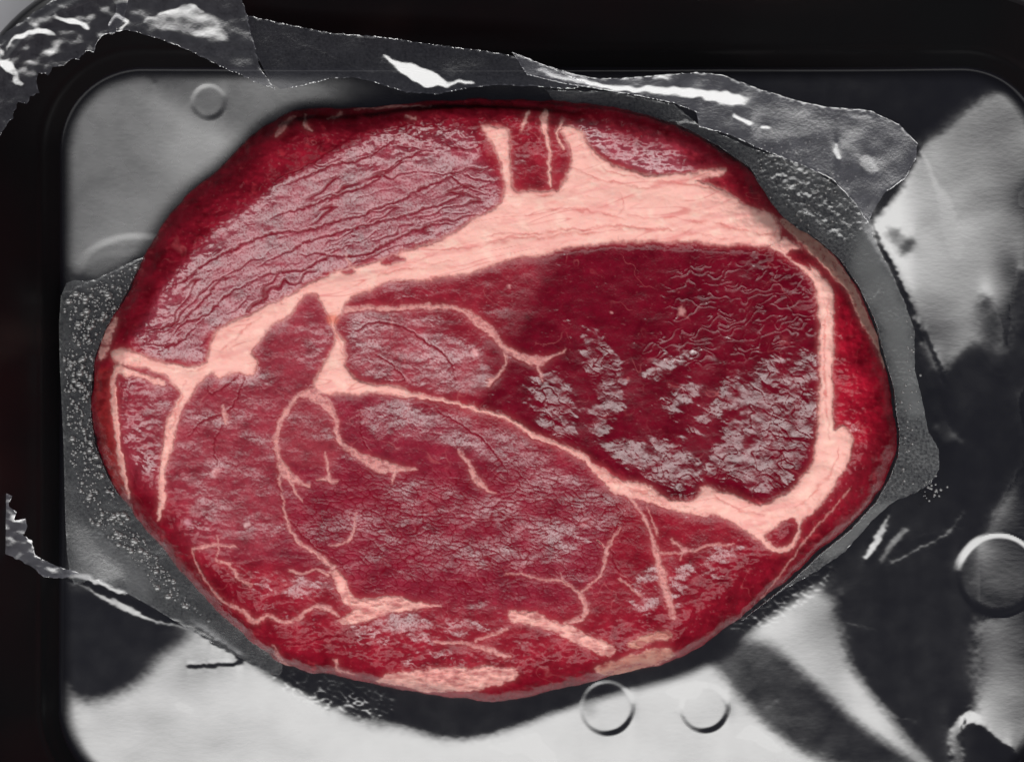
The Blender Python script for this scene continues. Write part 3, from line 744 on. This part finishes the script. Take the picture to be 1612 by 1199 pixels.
part('central_muscle', sel(cen_m))
part('steak_edge', ins)

# ------------------------------------------------------------------ film
def film(name, P, zfun, lights, parent, haze=.12, st=1.3, base_b=.1, rr_=9, crumple=.00025, hz_polys=(), scale=30, jag=0, cling=0, crumples=(), mott=.02, big=.16):
    P = spline(P, True, 4) if not jag else np.array(P, float)
    if jag:
        Q = []
        for k in range(len(P)):
            a = P[k]; b = P[(k + 1) % len(P)]; n = max(1, int(np.hypot(*(b - a)) / 5))
            for q in range(n):
                t = q / n; p = a + (b - a) * t
                nn = np.array([-(b - a)[1], (b - a)[0]]) / (np.hypot(*(b - a)) + 1e-6)
                Q.append(p + nn * (random.uniform(-jag, jag)))
        P = np.array(Q)
    f = Field(P[:, 0].min() - 12, P[:, 0].max() + 12, P[:, 1].min() - 12, P[:, 1].max() + 12, st)
    U, V = f.U, f.V
    s = sdf_poly(U, V, P)
    f.WU = U + 4 * noise(U / 16, V / 16, rr_); f.WV = V + 4 * noise(U / 16, V / 16, rr_ + 1)
    Bf = np.full(U.shape, base_b) + .04 * fbm(U / scale, V / scale, rr_ + 2, 2) + big * fbm(U / 75, V / 45, rr_ + 3, 2)
    for (kind, pts, val, soft) in lights:
        m = f.poly(pts, soft) if kind == 'p' else f.stroke(pts, soft)
        Bf = Bf + (val - Bf) * m
    h = solve_slope(tilt(V, (Bf - .24) * .40), st, .12, 25.0)
    h = h - h.mean() + .45 * crumple * fbm(U / scale / 1.5, V / scale / 1.5, rr_ + 5, 2, .5)
    h = h + .000022 * sstep(4, 0, s) * sstep(-.1, .4, noise(U / 11, V / 11, rr_ + 7))           # curled cut edge
    for (pts, amp, sc, soft) in crumples: h = h + amp * f.poly(pts, soft) * fbm(U / sc, V / sc, rr_ + 6, 3, .6)
    inside = s > 0
    Z = zfun(U, V) + h
    if cling:
        rows = np.clip(((V + 60) / fl.st).astype(int), 0, FLOOR_H.shape[0] - 1); cols = np.clip(((U + 60) / fl.st).astype(int), 0, FLOOR_H.shape[1] - 1)
        fz = FLOOR_H[rows, cols]
        Z = h - (h - fz)[inside & (sdf_poly(U, V, OUT) < 30)].min() + cling
    if cling: inside &= sdf_poly(U, V, OUT) < 1
    anyin = inside[:-1, :-1] | inside[1:, :-1] | inside[:-1, 1:] | inside[1:, 1:]
    # pull the outer vertices onto the cut line
    gy, gx = np.gradient(s, st)
    gl = np.hypot(gx, gy) ** 2 + 1e-6
    out = ~inside
    U2 = np.where(out, U - s * gx / gl, U); V2 = np.where(out, V - s * gy / gl, V)
    U2 = np.clip(U2, U - 2 * st, U + 2 * st); V2 = np.clip(V2, V - 2 * st, V + 2 * st)
    X, Y = xy(U2, V2, Z)
    hz = haze * .8 * (1 + .6 * fbm(U / 18, V / 18, rr_ + 8, 3, .6)) + mott * fbm(U / 4, V / 4, rr_ + 10, 2, .7) + .06 * sstep(3.2, .4, s) * sstep(-.1, .35, noise(U / 7, V / 7, rr_ + 9))
    for (pts, val, soft) in hz_polys: hz = hz + (val - hz) * f.poly(pts, soft)
    return grid_part(name, X, Y, Z, anyin, FILM2 if cling else FILM, parent, {'haze': ('FLOAT', np.clip(hz, 0, 1))})

def zwall(off):
    return lambda U, V: np.clip(wall_h(sd_rr(U, V)), 0, .02) * .97 + off
tf = empty('torn_film', (0, 0.05, .01), 'clear plastic film torn off above the steak, crumpled along the upper tray side', 'plastic film')
film('crumpled_film_flap', [(-12,66),(40,30),(104,-12),(205,-12),(196,30),(182,52),(165,56),(155,62),(148,82),(136,80),(124,95),(112,92),(100,102),(84,106),(76,118),(60,114),(56,128),(62,146),(48,152),(42,164),(28,160),(20,186),(12,196),(0,214),(-12,230)],
     lambda U, V: .0228, [('k', [(2,70,4),(0,95,10),(14,104,14),(32,134,8)], 1.1, 3), ('k', [(12,92,3),(16,66,4),(44,52,8),(74,50,9),(92,56,3)], 1.0, 3), ('k', [(84,18,4),(96,30,9),(120,36,7),(136,46,5)], 1.05, 3), ('k', [(92,50,8),(88,68,12),(72,84,14)], .42, 7), ('k', [(130,60,10),(112,84,10)], .35, 8), ('k', [(40,96,10),(56,100,6)], .3, 6)], tf, .035, 1.2, .06, 300, .0004, (), 22, 1.6)
film('folded_film_corner', [(186,-14),(378,-14),(388,20),(394,50),(402,78),(410,108),(426,132),(434,141),(400,128),(350,106),(290,76),(240,58),(200,47),(172,52),(170,38),(182,20)],
     lambda U, V: .0226, [('p', [(228,34),(270,18),(300,6),(322,22),(340,28),(356,60),(350,66),(300,54),(250,48)], .52, 5), ('k', [(226,35,2),(262,20,4),(300,12,7),(322,20,3)], .75, 3), ('k', [(172,40,5),(182,26,7),(198,34,5),(190,48,4)], 1.0, 3)], tf, .045, 1.2, .10, 320, .0003, (), 26, 1.3)
film('stretched_film_strip', [(386,24),(450,38),(520,52),(600,58),(680,70),(760,80),(830,92),(880,112),(930,134),(900,140),(840,136),(780,134),(740,138),(690,148),(640,146),(596,132),(560,122),(520,124),(480,134),(440,141),(426,130),(408,96),(396,60)],
     lambda U, V: .0200, [('p', [(606,88),(628,98),(668,106),(700,128),(708,136),(690,134),(680,140),(650,128),(626,108)], 1.1, 3), ('k', [(700,134,4),(720,128,5),(744,132,4)], .95, 3), ('k', [(448,56,2),(540,96,2),(590,116,2)], .26, 4)], tf, .022, 1.5, .08, 340, .0002, (), 50, .8)
film('twisted_film_strip', [(806,82),(850,100),(900,116),(940,124),(1000,122),(1040,118),(1100,114),(1136,118),(1200,142),(1260,160),(1300,168),(1370,174),(1416,196),(1444,226),(1442,250),(1424,282),(1392,304),(1374,334),(1366,350),(1346,320),(1310,282),(1268,262),(1226,246),(1190,232),(1150,212),(1100,200),(1096,176),(1060,162),(1000,150),(940,140),(880,130),(830,118)],
     lambda U, V: .0125, [('k', [(850,110,4),(900,124,5),(960,138,6),(1030,142,7),(1090,146,11),(1140,154,16),(1172,160,14)], 1.2, 3.5), ('k', [(1030,121,3),(1052,123,4)], .8, 3), ('k', [(1204,180,4),(1236,186,5),(1236,176,3)], 1.0, 3), ('k', [(1296,178,5),(1330,184,9),(1366,190,8),(1370,200,4)], 1.0, 3.5),
      ('p', [(1180,150),(1300,170),(1400,195),(1438,230),(1400,290),(1370,290),(1340,240),(1260,210),(1180,190)], .34, 10), ('k', [(1156,180,4),(1180,194,6)], 1.1, 2.5), ('k', [(1200,198,4),(1208,202,4)], 1.1, 2), ('k', [(1316,228,5),(1318,246,8)], 1.1, 2.5), ('p', [(1352,262),(1366,244),(1384,268),(1370,272)], .6, 3)], tf, .09, 1.3, .26, 360, .0002, (), 40, .7)
film('clinging_film', [(860,142),(960,144),(1060,164),(1100,196),(1180,232),(1270,262),(1330,300),(1366,346),(1376,376),(1404,430),(1426,480),(1440,520),(1440,580),(1454,640),(1462,680),(1478,706),(1478,738),(1466,760),(1440,776),(1408,788),(1370,822),(1330,868),(1290,896),(1230,930),(1170,975),(1130,985),(1100,900),(1250,700),(1250,500),(1150,300),(1000,200),(880,170)],
     lambda U, V: .0042 + .0000 * U, [('k', [(1050,192,3),(1104,194,4)], .8, 3), ('k', [(1260,330,6),(1290,350,4)], .7, 4), ('k', [(1385,430,2),(1378,470,3)], .5, 4), ('p', [(1240,250),(1270,262),(1290,300),(1260,310),(1230,290)], .4, 8)], tf, .075, 1.4, .12, 380, .00022,
     [([(1366,360),(1400,430),(1430,500),(1440,580),(1455,650),(1420,640),(1390,520),(1340,430)], .16, 14), ([(1310,880),(1370,830),(1410,790),(1360,800),(1300,860)], .16, 8)], 60, .8, .0003, [([(1190,236),(1260,262),(1330,300),(1370,350),(1330,380),(1260,330),(1210,290)], .00012, 14, 10), ([(1060,150),(1200,230),(1400,430),(1470,700),(1200,950),(1300,800),(1300,500),(1100,250)], .000018, 5, 10)], .12)
lf = empty('film_remnant', (-.09, -.03, .01), 'shiny torn corner of clear film stuck to the left tray side', 'plastic film')
film('film_scrap', [(-12,756),(4,776),(18,780),(14,796),(26,806),(22,818),(40,816),(44,828),(36,842),(50,850),(56,874),(74,884),(96,892),(124,902),(98,910),(70,908),(44,888),(0,868),(-12,862)],
     lambda U, V: .0150, [('k', [(24,802,4),(32,816,6),(42,815,3)], 1.1, 2), ('k', [(42,840,4),(46,850,7)], 1.1, 2), ('k', [(58,870,3),(64,876,5)], 1.1, 2), ('k', [(0,830,8),(6,850,5)], .4, 5)], lf, .10, 1.2, .14, 400, .0003, (), 16, 1.4)
fg = empty('fogged_film', (-.085, 0, .003), 'thin fogged clear film beside the left edge of the steak', 'plastic film')
film('film_sheet', [(96,466),(150,440),(234,402),(262,420),(260,700),(340,900),(430,1010),(440,1062),(380,1036),(300,992),(220,944),(150,912),(110,904),(100,700)],
     lambda U, V: .0030 + 0 * U, [('k', [(100,462,2),(150,440,2),(232,404,2)], .6, 2), ('p', [(100,700),(112,700),(116,800),(160,860),(200,910),(120,905)], .45, 14), ('k', [(140,930,2),(240,962,5),(330,1002,4)], .5, 3)], fg, .055, 1.4, .10, 420, .0002, (), 60, 0, .0002, [([(100,470),(230,405),(240,600),(300,950),(200,870),(120,700)], .000018, 7, 10)], .05)

# ------------------------------------------------------------------ condensation
def drops(name, pts, z, parent):
    rings = [(1, 0), (.86, .34), (.5, .55)]; n = 7; co = []; F = []
    for (u, v, r_, e) in pts:
        b0 = len(co); a0 = random.random() * 6
        x0, y0 = xy(u, v, z)
        for (a, hh) in rings:
            for k in range(n):
                t = a0 + 2 * math.pi * k / n
                co.append((x0 + math.cos(t) * a * r_ * S * e, y0 + math.sin(t) * a * r_ * S, z + hh * r_ * S))
        co.append((x0, y0, z + .62 * r_ * S))
        for q in range(2):
            for k in range(n):
                k2 = (k + 1) % n
                F.append((b0 + q * n + k, b0 + q * n + k2, b0 + (q + 1) * n + k2, b0 + (q + 1) * n + k))
        for k in range(n): F.append((b0 + 2 * n + k, b0 + 2 * n + (k + 1) % n, b0 + 3 * n, b0 + 3 * n))
    me = bpy.data.meshes.new(name); me.from_pydata(co, [], [f if f[2] != f[3] else f[:3] for f in F])
    me.polygons.foreach_set('use_smooth', [True] * len(me.polygons))
    o = link(name, me, DROP, parent); o['kind'] = 'stuff'
    return o
FOG = np.array([(100,470),(150,445),(230,405),(236,440),(190,520),(160,600),(150,700),(190,800),(250,880),(300,950),(340,985),(250,930),(200,870),(140,820),(112,740),(100,600)], float)
pts = []
while len(pts) < 900:
    u, v = random.uniform(96, 345), random.uniform(400, 990)
    if sdf_poly(np.array([u]), np.array([v]), FOG)[0] > 0 and sdf_poly(np.array([u]), np.array([v]), OUTS)[0] < -2:
        if random.random() < .35 + .65 * (noise(np.array([u / 30]), np.array([v / 30]), 9)[0] > -.1):
            pts.append((u, v, min(5.5, .9 * math.exp(abs(random.gauss(0, .75)))), random.uniform(.9, 1.3)))
drops('droplets', pts, .0034, fg)
pts = []
for k in range(150):
    t = random.random()
    c0 = random.choice(((1310, 290, 30, 16), (1250, 320, 22, 40), (1460, 770, 14, 8), (1430, 640, 8, 60), (1225, 240, 40, 18)))
    pts.append((random.gauss(c0[0], c0[2]), random.gauss(c0[1], c0[3]), random.uniform(1, 2.6), 1))
drops('droplets', pts, .0056, tf)
